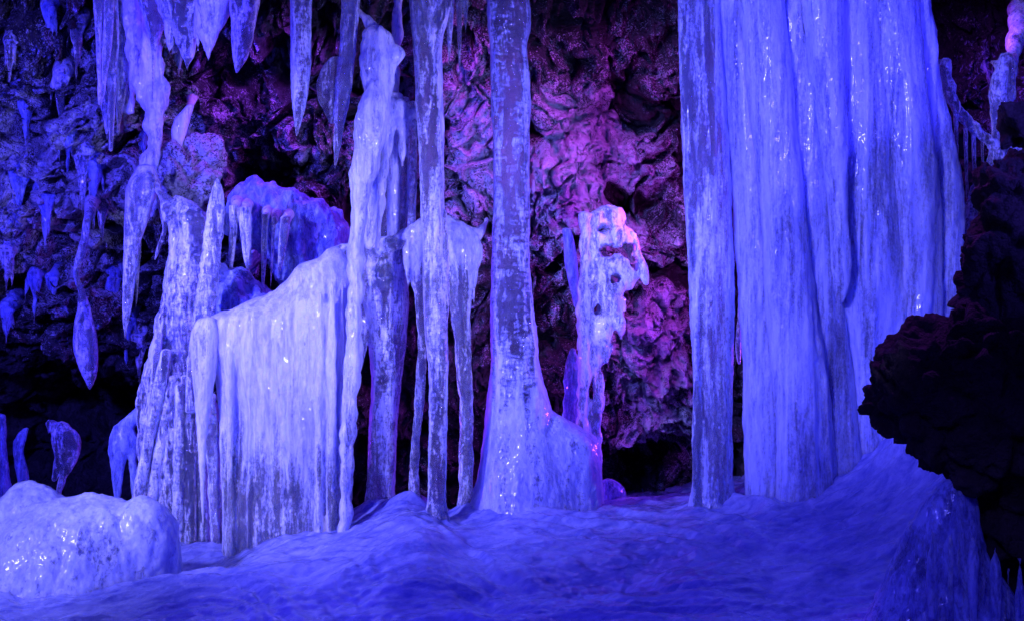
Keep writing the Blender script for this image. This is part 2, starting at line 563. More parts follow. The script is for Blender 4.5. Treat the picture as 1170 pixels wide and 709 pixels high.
def rock_material(name, base_a, base_b, use_ice):
    m, nt = nodes(name)
    out = N(nt, 'ShaderNodeOutputMaterial')
    tc = N(nt, 'ShaderNodeTexCoord')
    vec = tc.outputs['Object']
    n1 = noise_node(nt, vec, 7, 9, 0.65)
    n2 = noise_node(nt, vec, 48, 8, 0.7, 0.3)
    col = ramp(nt, n1, 0.35, 0.68, (*base_a, 1), (*base_b, 1))
    rock = N(nt, 'ShaderNodeBsdfPrincipled')
    setin(rock, Roughness=0.95)
    rock.inputs['Specular IOR Level'].default_value = 0.25
    vor = N(nt, 'ShaderNodeTexVoronoi')
    vor.inputs['Scale'].default_value = 30
    nt.links.new(vec, vor.inputs['Vector'])
    vor2 = N(nt, 'ShaderNodeTexVoronoi')
    vor2.inputs['Scale'].default_value = 85
    nt.links.new(vec, vor2.inputs['Vector'])
    h = mathn(nt, 'SUBTRACT', mathn(nt, 'MULTIPLY', n2, 0.9), mathn(nt, 'MULTIPLY', vor.outputs[0], 0.8))
    h = mathn(nt, 'SUBTRACT', h, mathn(nt, 'MULTIPLY', vor2.outputs[0], 0.3))
    bp = N(nt, 'ShaderNodeBump')
    bp.inputs['Strength'].default_value = 1.0
    bp.inputs['Distance'].default_value = 0.035
    nt.links.new(h, bp.inputs['Height'])
    nt.links.new(bp.outputs[0], rock.inputs['Normal'])
    if not use_ice:
        nt.links.new(col, rock.inputs['Base Color'])
        nt.links.new(rock.outputs[0], out.inputs['Surface'])
        return m
    # hoarfrost grains and an ice glaze, laid on where the "frost" and "glaze" attributes say
    at = N(nt, 'ShaderNodeAttribute', attribute_name="frost")
    gl = N(nt, 'ShaderNodeAttribute', attribute_name="glaze")
    grain = noise_node(nt, vec, 75, 6, 0.7)
    patch = noise_node(nt, vec, 9, 8, 0.7, 0.5)
    f = mathn(nt, 'ADD', mathn(nt, 'MULTIPLY', grain, 0.62), mathn(nt, 'MULTIPLY', patch, 0.38))
    f = mathn(nt, 'ADD', f, mathn(nt, 'MULTIPLY', mathn(nt, 'SUBTRACT', at.outputs['Fac'], 0.5), 0.45))
    fm = ramp(nt, f, 0.48, 0.56)
    mixc = N(nt, 'ShaderNodeMix', data_type='RGBA')
    nt.links.new(fm, mixc.inputs[0])
    nt.links.new(col, mixc.inputs[6])
    mixc.inputs[7].default_value = (0.66, 0.66, 0.70, 1)
    nt.links.new(mixc.outputs[2], rock.inputs['Base Color'])
    ice = N(nt, 'ShaderNodeBsdfPrincipled')
    setin(ice, Roughness=0.3, IOR=1.31)
    ice.inputs['Subsurface Weight'].default_value = 0.5
    ice.inputs['Subsurface Radius'].default_value = (0.4, 0.5, 1.0)
    ice.inputs['Subsurface Scale'].default_value = 0.03
    ic = ramp(nt, noise_node(nt, vec, 12, 7, 0.65, 0.8, (1.4, 1.4, 0.7)), 0.42, 0.62, (0.10, 0.12, 0.34, 1), (0.62, 0.68, 0.95, 1))
    nt.links.new(ic, ice.inputs['Base Color'])
    ice.inputs['Coat Weight'].default_value = 0.2
    ice.inputs['Coat Roughness'].default_value = 0.08
    b2 = N(nt, 'ShaderNodeBump')
    b2.inputs['Strength'].default_value = 0.8
    b2.inputs['Distance'].default_value = 0.02
    nt.links.new(noise_node(nt, vec, 26, 6, 0.6, 0.6), b2.inputs['Height'])
    nt.links.new(b2.outputs[0], ice.inputs['Normal'])
    g = mathn(nt, 'ADD', mathn(nt, 'MULTIPLY', noise_node(nt, vec, 11, 8, 0.7, 0.5, (1.3, 1.3, 0.8)), 1.0),
              mathn(nt, 'MULTIPLY', mathn(nt, 'SUBTRACT', gl.outputs['Fac'], 0.5), 0.5))
    gm = ramp(nt, g, 0.5, 0.58)
    mx = N(nt, 'ShaderNodeMixShader')
    nt.links.new(gm, mx.inputs[0])
    nt.links.new(rock.outputs[0], mx.inputs[1])
    nt.links.new(ice.outputs[0], mx.inputs[2])
    nt.links.new(mx.outputs[0], out.inputs['Surface'])
    return m

M_MILK_FOOT = ice_material("veil_ice", 0.49, 0.61, vert=0.6, bump=0.5, contrast=0.6, sss=0.10, milky_below=(0.2, 0.75))
M_FLOOR = floor_material()
M_WALL = rock_material("lava_rock", (0.022, 0.018, 0.022), (0.10, 0.085, 0.095), True)
M_DARK = rock_material("dark_rock", (0.022, 0.014, 0.013), (0.07, 0.045, 0.04), False)

# ------------------------------------------------------------------ cave wall and roof (one sheet of lava rock)
def build_wall():
    prof = np.array([(2.0, -0.7), (1.9, 0.2), (1.75, 0.9), (1.65, 1.6), (1.55, 2.3), (1.45, 2.85), (1.1, 3.35),
                     (0.5, 3.5), (-0.6, 3.42), (-1.6, 3.6), (-2.4, 4.1)], float)
    d = np.r_[0, np.cumsum(np.hypot(*np.diff(prof, axis=0).T))]
    # dense rows where the wall is seen, coarse ones on the roof
    s = np.concatenate([np.arange(0, 4.3, 0.0085), np.arange(4.3, d[-1], 0.03)])
    yy, zz = np.interp(s, d, prof[:, 0]), np.interp(s, d, prof[:, 1])
    ker = np.hanning(41); ker /= ker.sum()
    yp = np.convolve(np.pad(yy, 20, 'edge'), ker, 'valid'); zp = np.convolve(np.pad(zz, 20, 'edge'), ker, 'valid')
    zp[:21] = zz[:21]
    xs = np.concatenate([np.arange(-5.2, -3.6, 0.03), np.arange(-3.6, 3.6, 0.0085), np.arange(3.6, 5.2, 0.03)])
    ty, tz = np.gradient(yp), np.gradient(zp)
    ln = np.hypot(ty, tz) + 1e-9
    ny, nz = -tz / ln, ty / ln
    X, _ = np.meshgrid(xs, s)
    Y = np.repeat(yp[:, None], len(xs), 1); Z = np.repeat(zp[:, None], len(xs), 1)
    NY = np.repeat(ny[:, None], len(xs), 1); NZ = np.repeat(nz[:, None], len(xs), 1)
    base = np.stack([X, Y, Z], -1).reshape(-1, 3)
    nor = np.stack([np.zeros_like(X), NY, NZ], -1).reshape(-1, 3)
    px = 585 + base[:, 0] * FPX / (base[:, 1] + CAM_D)
    py = 354.5 - (base[:, 2] - CAM_Z) * FPX / (base[:, 1] + CAM_D)
    # large forms: + comes forward, - recedes
    off = np.zeros(len(base))
    def g(cx, cy, rx, ry, a):
        off[:] += a * np.exp(-(((px - cx) / rx) ** 2 + ((py - cy) / ry) ** 2))
    g(60, 520, 130, 75, -1.5)      # dark hollow behind the mound
    g(60, 170, 150, 150, 0.65)     # iced rock upper left
    g(60, 150, 24, 30, -0.5)
    g(240, 120, 60, 50, 0.25)
    g(210, 210, 34, 26, 0.55)      # round boulder
    g(320, 250, 90, 40, 0.45)
    g(270, 90, 50, 26, -0.4)
    g(300, 200, 70, 18, -0.35)
    g(690, 140, 40, 36, -0.35)     # pits in the middle rock
    g(740, 20, 50, 50, -0.5)
    g(640, 200, 46, 50, 0.35)
    g(690, 60, 24, 40, 0.18)
    g(620, 370, 32, 90, -0.3)
    g(745, 410, 50, 110, 0.35)
    g(740, 545, 50, 32, -0.9)
    g(740, 245, 34, 16, -0.35)
    g(1120, 50, 60, 60, -0.6)
    g(1160, 120, 34, 60, 0.8)
    g(150, 130, 40, 60, 0.3)
    g(110, 290, 60, 30, -0.4)
    g(160, 320, 30, 50, -0.35)
    q = base.copy()
    warp = np.stack([fbm(q * 2.1, 3, 61), fbm(q * 2.1, 3, 62), fbm(q * 2.1, 3, 63)], -1)
    q = q + warp * 0.16
    w1, w1b = worley(q * 3.1, 5)
    w2, w2b = worley(q * 7.5 + warp * 0.5, 6)
    w3, w3b = worley(q * 19 + warp, 7)
    crack = sstep(0.0, 0.22, w1b - w1)
    off += 0.24 * (0.45 - w1) + 0.12 * (crack - 0.7)
    off += 0.07 * (0.45 - w2) * (0.6 + 0.8 * sstep(-0.4, 0.4, warp[:, 0]))
    off += 0.03 * (sstep(0.0, 0.25, w2b - w2) - 0.7)
    off += 0.022 * (0.45 - w3)
    rg = 1 - np.abs(fbm(q * 7.5, 5, 71, 0.62)) * 2.2
    off += 0.06 * (rg - 0.4)
    off += 0.10 * fbm(q * 19, 5, 75, 0.72)
    # porous pits left by gas in the lava
    off -= 0.06 * sstep(0.42, 0.12, worley(q * 23, 12, 1.0)[0]) * sstep(-0.2, 0.3, warp[:, 1] + 0.2)
    hole = sstep(0.25, 0.7, fbm(q * 3.4 + 4.0, 4, 91))
    off -= (0.34 + 0.30 * np.exp(-(((px - 90) / 150) ** 2 + ((py - 200) / 200) ** 2))) * hole
    w4, _ = worley(q * 44, 8)
    off += 0.034 * (0.5 - w4)
    fine = fbm(q * 42, 3, 81)
    off += 0.022 * fine
    # ice run down over the rock in ribs where the glaze is thick
    gl0 = np.exp(-(((px - 90) / 130) ** 2 + ((py - 150) / 190) ** 2)) + np.exp(-(((px - 330) / 90) ** 2 + ((py - 275) / 50) ** 2))
    rib = np.abs(fbm(np.stack([q[:, 0] * 7, q[:, 1] * 3, q[:, 2] * 1.3], -1), 3, 111))
    off += gl0 * 0.16 * (0.35 - rib)
    co = base + nor * off[:, None]
    # sideways shove for overhangs
    co[:, 0] += 0.05 * fbm(q * 6, 3, 101) + 0.02 * fbm(q * 17, 2, 102)
    co[:, 2] += 0.06 * fbm(q * 6, 3, 103) - 0.03 * (0.5 - w2) + 0.02 * fbm(q * 17, 2, 104)
    m, n = X.shape
    i, j = np.meshgrid(np.arange(m - 1), np.arange(n - 1), indexing='ij')
    f = np.stack([i * n + j, i * n + j + 1, (i + 1) * n + j + 1, (i + 1) * n + j], -1).reshape(-1, 4)
    me = mesh_from("cave_wall", co, f)
    fr = np.full(len(base), 0.30)
    h0 = np.exp(-(((px - 100) / 160) ** 2 + ((py - 200) / 170) ** 2))
    fr += 0.35 * h0
    gz = np.full(len(base), 0.05)
    def h(arr, cx, cy, rx, ry, a):
        arr[:] += a * np.exp(-(((px - cx) / rx) ** 2 + ((py - cy) / ry) ** 2))
    h(fr, 660, 190, 110, 130, 0.45)
    h(fr, 745, 420, 70, 120, 0.42)
    h(fr, 530, 130, 40, 130, 0.3)
    h(fr, 320, 170, 120, 40, 0.2)
    h(fr, 60, 520, 150, 80, -0.5)
    h(gz, 70, 230, 130, 190, 0.32)
    h(gz, 200, 20, 160, 90, 0.4)
    h(gz, 330, 270, 90, 55, 0.8)
    h(gz, 1150, 120, 50, 90, 0.5)
    h(gz, 60, 530, 120, 80, -0.4)
    h(gz, 660, 200, 150, 220, -0.35)
    fr += 0.25 * (0.5 - w2) - 0.3 * hole
    gz += 0.35 * (0.5 - w1) - 0.5 * hole
    for nm, arr in (("frost", fr), ("glaze", gz)):
        a = me.attributes.new(nm, 'FLOAT', 'POINT')
        a.data.foreach_set("value", np.clip(arr, 0, 1.2).astype(np.float32))
    o = link("cave_wall", me, M_WALL)
    tag(o, "rough dark lava rock wall and roof of the cave, frosted and pitted", "cave wall", kind="structure")

build_wall()

# ------------------------------------------------------------------ floor
CREST = np.array([(-300, 0.0), (0, -0.05), (205, -0.13), (255, -0.12), (300, -0.06), (350, 0.0), (400, 0.06), (440, 0.13), (470, 0.16),
                  (490, 0.10), (508, 0.04), (540, 0.08), (600, 0.10), (690, 0.12), (740, 0.15), (790, 0.17), (850, 0.22),
                  (910, 0.27), (950, 0.34), (985, 0.52), (1020, 0.78), (1060, 1.02), (1100, 1.2), (1160, 1.35), (1300, 1.5), (1700, 1.6)], float)

_cx = np.arange(-400.0, 1800.0, 4.0)
_cz = np.interp(_cx, CREST[:, 0], CREST[:, 1])
_k = np.hanning(17); _k /= _k.sum()
_cz = np.convolve(np.pad(_cz, 8, 'edge'), _k, 'valid')

def floor_h(x, y):
    cx = 585 + x * FPX / 8.0
    c = np.interp(cx + 40 * (y + 0.2) * (y < -0.2), _cx, _cz)     # the crest swings over towards the viewer
    c2 = np.interp(cx + 60, CREST[:, 0], CREST[:, 1]) * 0.5 + np.interp(cx - 60, CREST[:, 0], CREST[:, 1]) * 0.5
    back = sstep(0.45, 1.0, y)
    front = sstep(-0.25, -2.2, y)
    low = 0.35 * np.clip(c2, -0.1, 1.6) - 0.16
    h = c * (1 - front) + low * front
    h = h * (1 - back) + (h - 0.22) * back
    def g(cx_, cy_, rx, ry, a, rot=0.0):
        dx, dy = x - cx_, y - cy_
        u = dx * math.cos(rot) + dy * math.sin(rot)
        v = -dx * math.sin(rot) + dy * math.cos(rot)
        return a * np.exp(-((u / rx) ** 2 + (v / ry) ** 2))
    h = h + g(-1.35, -1.0, 0.75, 0.30, 0.10, 0.35)        # low hump by the drape
    h = h + g(-0.55, -0.95, 0.9, 0.10, 0.05, 0.75)        # lit diagonal ridge
    h = h + g(0.2, -1.3, 1.3, 0.22, -0.05, 0.4)
    h = h + g(0.1, -0.25, 0.5, 0.35, 0.05)
    for bx, by, br, ba in ((432, .12, .16, .05), (471, -.05, .10, .06), (498, -.3, .09, .05), (532, -.05, .11, .05), (812, -.2, .17, .05), (880, -.2, .16, .05),
                           (925, -.3, .16, .05), (960, -.2, .2, .05), (330, -.15, .45, .04), (190, .05, .2, .05), (236, 0, .2, .05), (610, 0, .42, .05)):
        h = h + g((bx - 585) * (by + 8) / FPX, by, br, br * .8, ba)
    p = np.stack([x, y, np.zeros_like(x)], -1)
    r = np.stack([x * 0.91 - y * 0.41, x * 0.41 + y * 0.91, np.zeros_like(x)], -1)
    w = fbm(p * 1.4, 3, 201)
    h = h + 0.030 * fbm(p * 2.2, 4, 202) + 0.022 * fbm(np.stack([r[:, 0] * 1.6, r[:, 1] * 9 + w * 3, r[:, 2]], -1), 4, 203)
    h = h + 0.006 * fbm(p * 22, 4, 204)
    return h

def build_floor():
    xs = np.concatenate([np.arange(-6, -3.2, 0.06), np.arange(-3.2, 3.4, 0.012), np.arange(3.4, 6.0, 0.06)])
    ys = np.concatenate([np.arange(-9.5, -2.6, 0.06), np.arange(-2.6, 1.2, 0.011), np.arange(1.2, 4.6, 0.05)])
    X, Y = np.meshgrid(xs, ys)
    h = floor_h(X.ravel(), Y.ravel())
    v = np.stack([X.ravel(), Y.ravel(), h], -1)
    m, n = X.shape
    i, j = np.meshgrid(np.arange(m - 1), np.arange(n - 1), indexing='ij')
    f = np.stack([i * n + j, i * n + j + 1, (i + 1) * n + j + 1, (i + 1) * n + j], -1).reshape(-1, 4)
    o = link("ground", mesh_from("ground", v, f), M_FLOOR)
    tag(o, "frozen cave floor of rippled blue ice rising to the right", "ground", kind="structure")

build_floor()

# ------------------------------------------------------------------ big ice forms
# central column
o = solid("ice_column", [
    loft([(-90, 550, 606), (0, 556, 606), (20, 556, 608), (30, 557, 608), (40, 558, 605), (50, 560, 602), (100, 561, 605), (200, 562, 606),
          (300, 562, 607), (370, 561, 612), (420, 560, 619), (455, 556, 628), (480, 553, 634), (500, 551, 641), (530, 548, 655), (570, 542, 668),
          (610, 528, 680), (650, 515, 690)], 0.0, 0.9, 64, power=2.1),
    loft([(470, 612, 636), (484, 610, 655), (494, 606, 674), (502, 602, 683), (530, 598, 687), (560, 592, 688), (590, 585, 689), (640, 570, 692)], -0.02, 0.75, 44, power=2.5),
    loft([(520, 552, 664), (550, 545, 682), (575, 534, 688), (592, 516, 690), (608, 488, 700), (630, 450, 720), (660, 430, 740)], -0.02, 0.62, 64)],
    ice_material("centre_ice", 0.52, 0.64, haze=0.05, edge_light=0.24, rings=0.30, frost_col=(0.60, 0.66, 0.94), vert=1.1, bump=0.5, sss=0.08, rough=0.04, contrast=0.6, milky_below=(1.35, 0.45)),
    0.0075, 10, ice_disp(0.009, 1, flute=0.005, rings=0.0012, fx=14))
tag(o, "tall thick clear ice column in the middle, flaring into a broad cone base", "ice column")

# frosted pillar with holes, right of it
holes = [blob(699, 287, 0.35, 13, 8, 0.5), blob(715, 288, 0.35, 9, 11, 0.5), blob(722, 302, 0.35, 5, 8, 0.5), blob(703, 319, 0.35, 7, 7, 0.5),
         blob(728, 335, 0.35, 14, 9, .5), blob(718, 362, 0.35, 6, 14, 0.5), blob(688, 262, 0.35, 5, 4, .5), blob(735, 286, 0.35, 5, 6, .5), blob(704, 388, 0.35, 5, 8, .5), blob(681, 352, 0.35, 3, 6, .5),
         blob(676, 440, 0.35, 2.5, 16, .5), blob(722, 258, 0.35, 7, 8, .5), blob(694, 420, 0.35, 6, 5, .5)]
for hv, hf in holes:                       # ragged melt holes, not round ones
    hc = hv.mean(0)
    hn = 1 + 0.55 * fbm((hv - hc) * [26, 3, 26] + hc * 9, 3, 77)
    hv[:, 0] = hc[0] + (hv[:, 0] - hc[0]) * hn
    hv[:, 2] = hc[2] + (hv[:, 2] - hc[2]) * hn
o = solid("ice_pillar", [
    loft([(236, 694, 712), (243, 672, 716), (256, 662, 719), (280, 661, 732), (300, 661, 738), (315, 661, 736), (330, 661, 724), (342, 661, 715),
          (370, 661, 718), (385, 661, 712), (400, 661, 702), (430, 661, 690), (460, 662, 692), (490, 661, 686), (530, 661, 686)], 0.35, 0.5, 44),
    loft([(245, 662, 676), (300, 660, 674), (400, 660, 673), (530, 660, 674)], 0.28, 0.9, 24),
    loft([(262, 722, 726), (285, 724, 732), (315, 730, 742), (325, 736, 740)], 0.3, 0.8, 20)],
    ice_material("frosted_ice", 0.43, 0.53, vert=1.2, bump=0.8, contrast=0.5, sss=0.05), 0.006, 2, ice_disp(0.014, 3, lump=0.034), carve=holes)
tag(o, "white frosted ice pillar pierced by dark holes, against the rock", "ice pillar")

# right clear column
o = solid("ice_column", [
    loft([(-90, 772, 815), (0, 775, 822), (100, 777, 828), (200, 781, 834), (300, 787, 839), (400, 792, 838), (500, 793, 836), (550, 792, 838), (575, 787, 843),
          (600, 776, 856)], -0.2, 0.85, 48),
    loft([(-90, 772, 790), (0, 775, 790), (200, 781, 795), (400, 792, 803), (600, 790, 801)], -0.26, 1.0, 24)],
    ice_material("right_column_ice", 0.465, 0.58, edge_light=0.18, haze=0.08, vert=0.5, bump=0.6, contrast=0.55, frost_col=(0.66, 0.74, 0.97)), 0.0075, 3, ice_disp(0.005, 7, flute=0.010, rings=0.002, fx=16))
tag(o, "narrow clear ice column just left of the great frozen curtain", "ice column")

# great curtain
root = thing("ice_curtain", P(940, 560, -0.2), "huge wide blue frozen curtain of fluted folds filling the right side", "ice curtain")
folds = [
    (-0.20, [(-90, 812, 850), (0, 818, 862), (240, 838, 888), (300, 843, 893), (400, 848, 905), (500, 849, 908), (568, 852, 910), (600, 848, 915)]),
    (-0.30, [(-90, 842, 884), (0, 850, 892), (150, 862, 905), (300, 876, 920), (450, 885, 945), (568, 888, 952), (600, 885, 955)]),
    (-0.20, [(-90, 875, 922), (0, 882, 930), (130, 895, 940), (240, 905, 952), (330, 915, 960), (450, 930, 974), (540, 935, 988), (590, 935, 995)]),
    (-0.34, [(-90, 905, 958), (0, 915, 963), (130, 933, 967), (240, 946, 971), (300, 950, 973), (325, 953, 971), (345, 956, 964)]),
    (-0.16, [(-90, 925, 1002), (0, 932, 1012), (130, 942, 1020), (240, 950, 1032), (330, 955, 1040), (420, 966, 1042), (530, 972, 1045)]),
    (-0.22, [(-90, 985, 1035), (0, 994, 1045), (80, 1002, 1052), (170, 1012, 1064), (250, 1022, 1070), (330, 1030, 1070), (420, 1030, 1070)]),
    (-0.16, [(-90, 1025, 1055), (0, 1036, 1064), (100, 1050, 1077), (200, 1062, 1097), (280, 1066, 1104), (330, 1064, 1102), (400, 1060, 1096)]),
]
for i, (yy, rows) in enumerate(folds):
    e = solid("fold", [loft([(r[0], r[1] - 5, r[2] + 5) if 0 < i < 6 and i != 3 else r for r in rows], yy, 1.0, 52, dmax=0.22)], M_CURT, 0.009, 3,
              ice_disp(0.007, 20 + i, flute=0.013, rings=0.001, fx=13, lump=0.008))
    part_of(root, "fold", e)
# spreading foot of the curtain
e = solid("base_flow", [
    loft([(330, 985, 1080), (380, 968, 1095), (440, 955, 1090), (500, 930, 1080), (560, 880, 1075), (620, 850, 1080)], 0.05, 0.6, 60, dmax=0.38)],
    M_BLUE, 0.011, 5, ice_disp(0.02, 40, lump=0.02, fine=0.005))
part_of(root, "base_flow", e)

# left drape
root = thing("ice_drape", P(320, 610, -0.1), "broad bright white ice drape with sloping top, hanging to the floor like a veil", "ice drape")
rnd = random.Random(11)
veil = [loft([(284, 378, 388), (296, 354, 398), (310, 336, 404), (328, 318, 406), (345, 290, 407), (357, 250, 407), (366, 226, 407), (380, 220, 405),
              (400, 228, 404), (430, 246, 404), (470, 252, 403), (560, 253, 401), (650, 253, 400)], -0.08, 0.55, 90, dmax=0.22, power=2.0)]
for x in (262, 274, 283, 297, 306, 321, 331, 345, 358, 366, 379, 391):
    top = float(np.interp(x, [220, 250, 290, 330, 360, 380], [378, 372, 360, 338, 315, 305])) + rnd.uniform(6, 26)
    w = rnd.uniform(5, 12)
    veil.append(loft([(top, x - w * .3, x + w * .3), (top + 30, x - w * .6, x + w * .6), (480, x - w * .5 + rnd.uniform(-3, 3), x + w * .5 + rnd.uniform(-3, 3)),
                      (640, x - w * .45 + rnd.uniform(-4, 4), x + w * .45 + rnd.uniform(-4, 4))], -0.20 + rnd.uniform(-.03, .02), 1.0, 16))
e = solid("veil", veil, M_MILK_FOOT, 0.0075, 3, ice_disp(0.010, 50, flute=0.009, rings=0.0, fx=11, lump=0.008))
part_of(root, "veil", e)
e = solid("lobe", [loft([(364, 226, 248), (376, 218, 252), (400, 217, 250), (430, 220, 246), (460, 223, 240), (500, 226, 236), (560, 229, 234), (600, 231, 233)], -0.2, 0.9, 36)],
          M_MILK, 0.006, 3, ice_disp(0.006, 52, flute=0.004))
part_of(root, "lobe", e)

# dome leg behind the drape
o = solid("ice_column", [
    loft([(280, 432, 446), (286, 426, 452), (292, 420, 456), (300, 414, 461), (310, 409, 465), (322, 406, 467), (345, 410, 468), (360, 416, 467), (400, 423, 463), (440, 425, 458), (500, 422, 453),
          (560, 418, 450), (585, 415, 452), (610, 406, 460)], 0.12, 0.9, 44),
    loft([(345, 402, 424), (375, 404, 422), (400, 405, 418), (425, 408, 413), (434, 409, 411)], 0.10, 0.9, 20)],
    M_COL, 0.007, 4, ice_disp(0.006, 60, flute=0.006, fx=14))
tag(o, "smooth round-topped ice column just right of the white drape", "ice column")

# dark ridge of ice between the drape and the arch
o = solid("ice_ridge", [
    loft([(268, 446, 474), (280, 420, 476), (292, 404, 474), (302, 404, 471), (312, 408, 467), (322, 416, 460), (330, 428, 450)], 0.06, 0.55, 40, dmax=0.12),
    capsule([P(366, 300, .02), P(392, 292, .02), P(420, 286, .0), P(446, 278, -.04), P(470, 274, -.06)], [.05, .06, .06, .05, .04])],
    M_COL, 0.008, 4, ice_disp(0.010, 62, lump=0.01))
tag(o, "smooth ice shelf bridging from the drape over the round-topped column to the arch", "ice ridge")

# long bright column with the crusty knob
o = solid("ice_column", [
    loft([(92, 418, 442), (104, 414, 444), (118, 409, 449), (130, 404, 446), (160, 402, 440), (200, 401, 432), (240, 400, 420), (300, 398, 417), (350, 397, 416),
          (400, 395, 414), (430, 392, 411), (470, 390, 406), (560, 388, 402), (640, 386, 401)], -0.28, 0.9, 36),
    loft([(26, 424, 433), (36, 413, 444), (50, 411, 452), (62, 410, 459), (70, 410, 458), (84, 412, 451), (98, 413, 446), (112, 413, 446), (130, 412, 440)], -0.27, 0.6, 36),
    loft([(34, 428, 436), (48, 434, 450), (60, 444, 461), (68, 450, 459), (78, 448, 453)], -0.29, 0.5, 16),
    loft([(110, 436, 448), (125, 438, 456), (150, 436, 452), (200, 432, 444), (260, 428, 438), (285, 428, 434)], -0.18, 0.8, 18),
    loft([(118, 448, 462), (140, 452, 468), (165, 456, 464), (190, 458, 461)], -0.18, 0.6, 16),
    capsule([P(428, 34, -.25), P(418, 22, -.2), P(405, 8, -.15), P(398, -20, -.1), P(396, -95, -.05)], [.035, .022, .02, .03, .05])],
    M_MILK, 0.006, 1, ice_disp(0.010, 64, flute=0.008, fx=16, lump=0.032))
tag(o, "long slim white ice column with a crusty knob near its top", "ice column")

# icicle with frosted wing
o = solid("icicle", [
    loft([(-95, 386, 416), (0, 390, 412), (60, 388, 407), (100, 383, 402), (130, 383, 396), (160, 381, 391), (185, 381, 386), (196, 382, 383)], -0.2, 0.9, 28),
    loft([(66, 376, 390), (80, 366, 390), (95, 361, 390), (112, 363, 388), (125, 369, 386), (140, 376, 384)], -0.17, 0.45, 28)],
    M_COL, 0.0055, 2, ice_disp(0.005, 66, flute=0.004, fx=20, lump=0.006))
tag(o, "long pointed icicle with a frosted wing on its left side", "icicle")

# tall banded column crossing the arch
o = solid("ice_column", [
    loft([(-95, 462, 524), (0, 468, 518), (20, 470, 512), (50, 472, 505), (100, 474, 507), (200, 479, 508), (240, 480, 508), (300, 483, 509),
          (370, 485, 511), (440, 491, 512), (500, 490, 512), (570, 489, 509), (590, 486, 513), (612, 478, 521)], -0.30, 0.9, 36),
    loft([(240, 500, 510), (300, 500, 513), (345, 503, 513), (372, 509, 511)], -0.30, 0.9, 18)],
    M_COL, 0.006, 2, ice_disp(0.005, 68, flute=0.005, rings=0.0012, fx=18))
tag(o, "slender banded ice column running floor to roof in front of the arch", "ice column")

# arch with two legs
AY = -0.05
arch = [
    capsule([P(436, 277, AY + .05), P(456, 273, AY), P(476, 268, AY), P(498, 262, AY), P(518, 266, AY), P(534, 276, AY), P(542, 288, AY), P(541, 306, AY)],
            [.012, .035, .065, .085, .085, .07, .05, .03]),
    loft([(262, 462, 500), (285, 460, 500), (300, 464, 494), (320, 468, 488), (340, 473, 490), (380, 477, 490), (440, 475, 486), (500, 470, 480), (540, 468, 477),
          (560, 467, 478), (578, 461, 486), (600, 448, 500)], AY, 0.7, 24),
    loft([(262, 500, 540), (285, 505, 545), (305, 512, 544), (345, 513, 539), (400, 519, 539), (460, 525, 541), (520, 524, 541), (560, 524, 541), (585, 520, 544),
          (620, 508, 552)], AY, 0.7, 26),
    loft([(268, 482, 520), (290, 484, 518), (310, 490, 512), (345, 494, 506), (385, 498, 501)], AY + .02, 0.7, 20),
    loft([(285, 532, 546), (310, 536, 546), (330, 539, 544), (348, 541, 542)], AY - .02, 0.8, 14),
    loft([(285, 462, 472), (310, 463, 470), (328, 466, 468)], AY - .03, 0.8, 14),
    capsule([P(533, 264, 0), P(546, 268, .06), P(553, 258, .12), P(556, 250, .2)], [.04, .04, .02, .012])]
o = solid("ice_arch", arch, ice_material("arch_ice", 0.50, 0.60, vert=0.9, bump=0.7, contrast=0.6, sss=0.07, milky_below=(1.35, 1.62)), 0.0055, 3,
          ice_disp(0.008, 70, flute=0.004, fx=18, lump=0.012))
tag(o, "mushroom-shaped ice arch standing on two slender legs", "ice arch")

# iced ledge behind the drape, with its own hanging fringe
o = solid("ice_ledge", [
    loft([(208, 278, 300), (222, 268, 350), (240, 258, 392), (262, 254, 398), (290, 300, 400), (340, 330, 400), (400, 330, 400)], 0.75, 0.5, 60, dmax=0.35),
    loft([(305, 244, 275), (325, 232, 300), (350, 226, 320), (400, 226, 320)], 0.35, 0.7, 40)],
    M_BLUE, 0.010, 3, ice_disp(0.03, 72, lump=0.05, fine=0.006))
tag(o, "lumpy blue ice ledge on the rock above and behind the drape", "ice ledge")

# cascade left of the drape
root = thing("ice_cascade", P(205, 600, 0.1), "ragged blue ice cascade of many strands pouring down left of the drape", "ice cascade")
e = solid("body", [
    loft([(228, 196, 212), (245, 192, 240), (300, 190, 244), (350, 183, 236), (400, 170, 235), (440, 160, 240), (480, 158, 250), (520, 160, 255), (570, 165, 256), (640, 190, 256)],
         0.18, 0.6, 60),
    capsule([P(176, 205, .25), P(186, 222, .2), P(198, 250, .15)], [.03, .03, .06])],
    M_COL, 0.0085, 2, ice_disp(0.014, 74, flute=0.014, fx=13, lump=0.03))
part_of(root, "body", e)
e = solid("ladder_strand", [loft([(203, 246, 250), (215, 241, 257), (240, 237, 258), (300, 230, 252), (360, 221, 246), (420, 214, 234), (470, 212, 228)], 0.0, 0.8, 26)],
          M_COL, 0.006, 2, ice_disp(0.006, 76, rings=0.010, fx=18))
part_of(root, "ladder_strand", e)
rnd = random.Random(4)
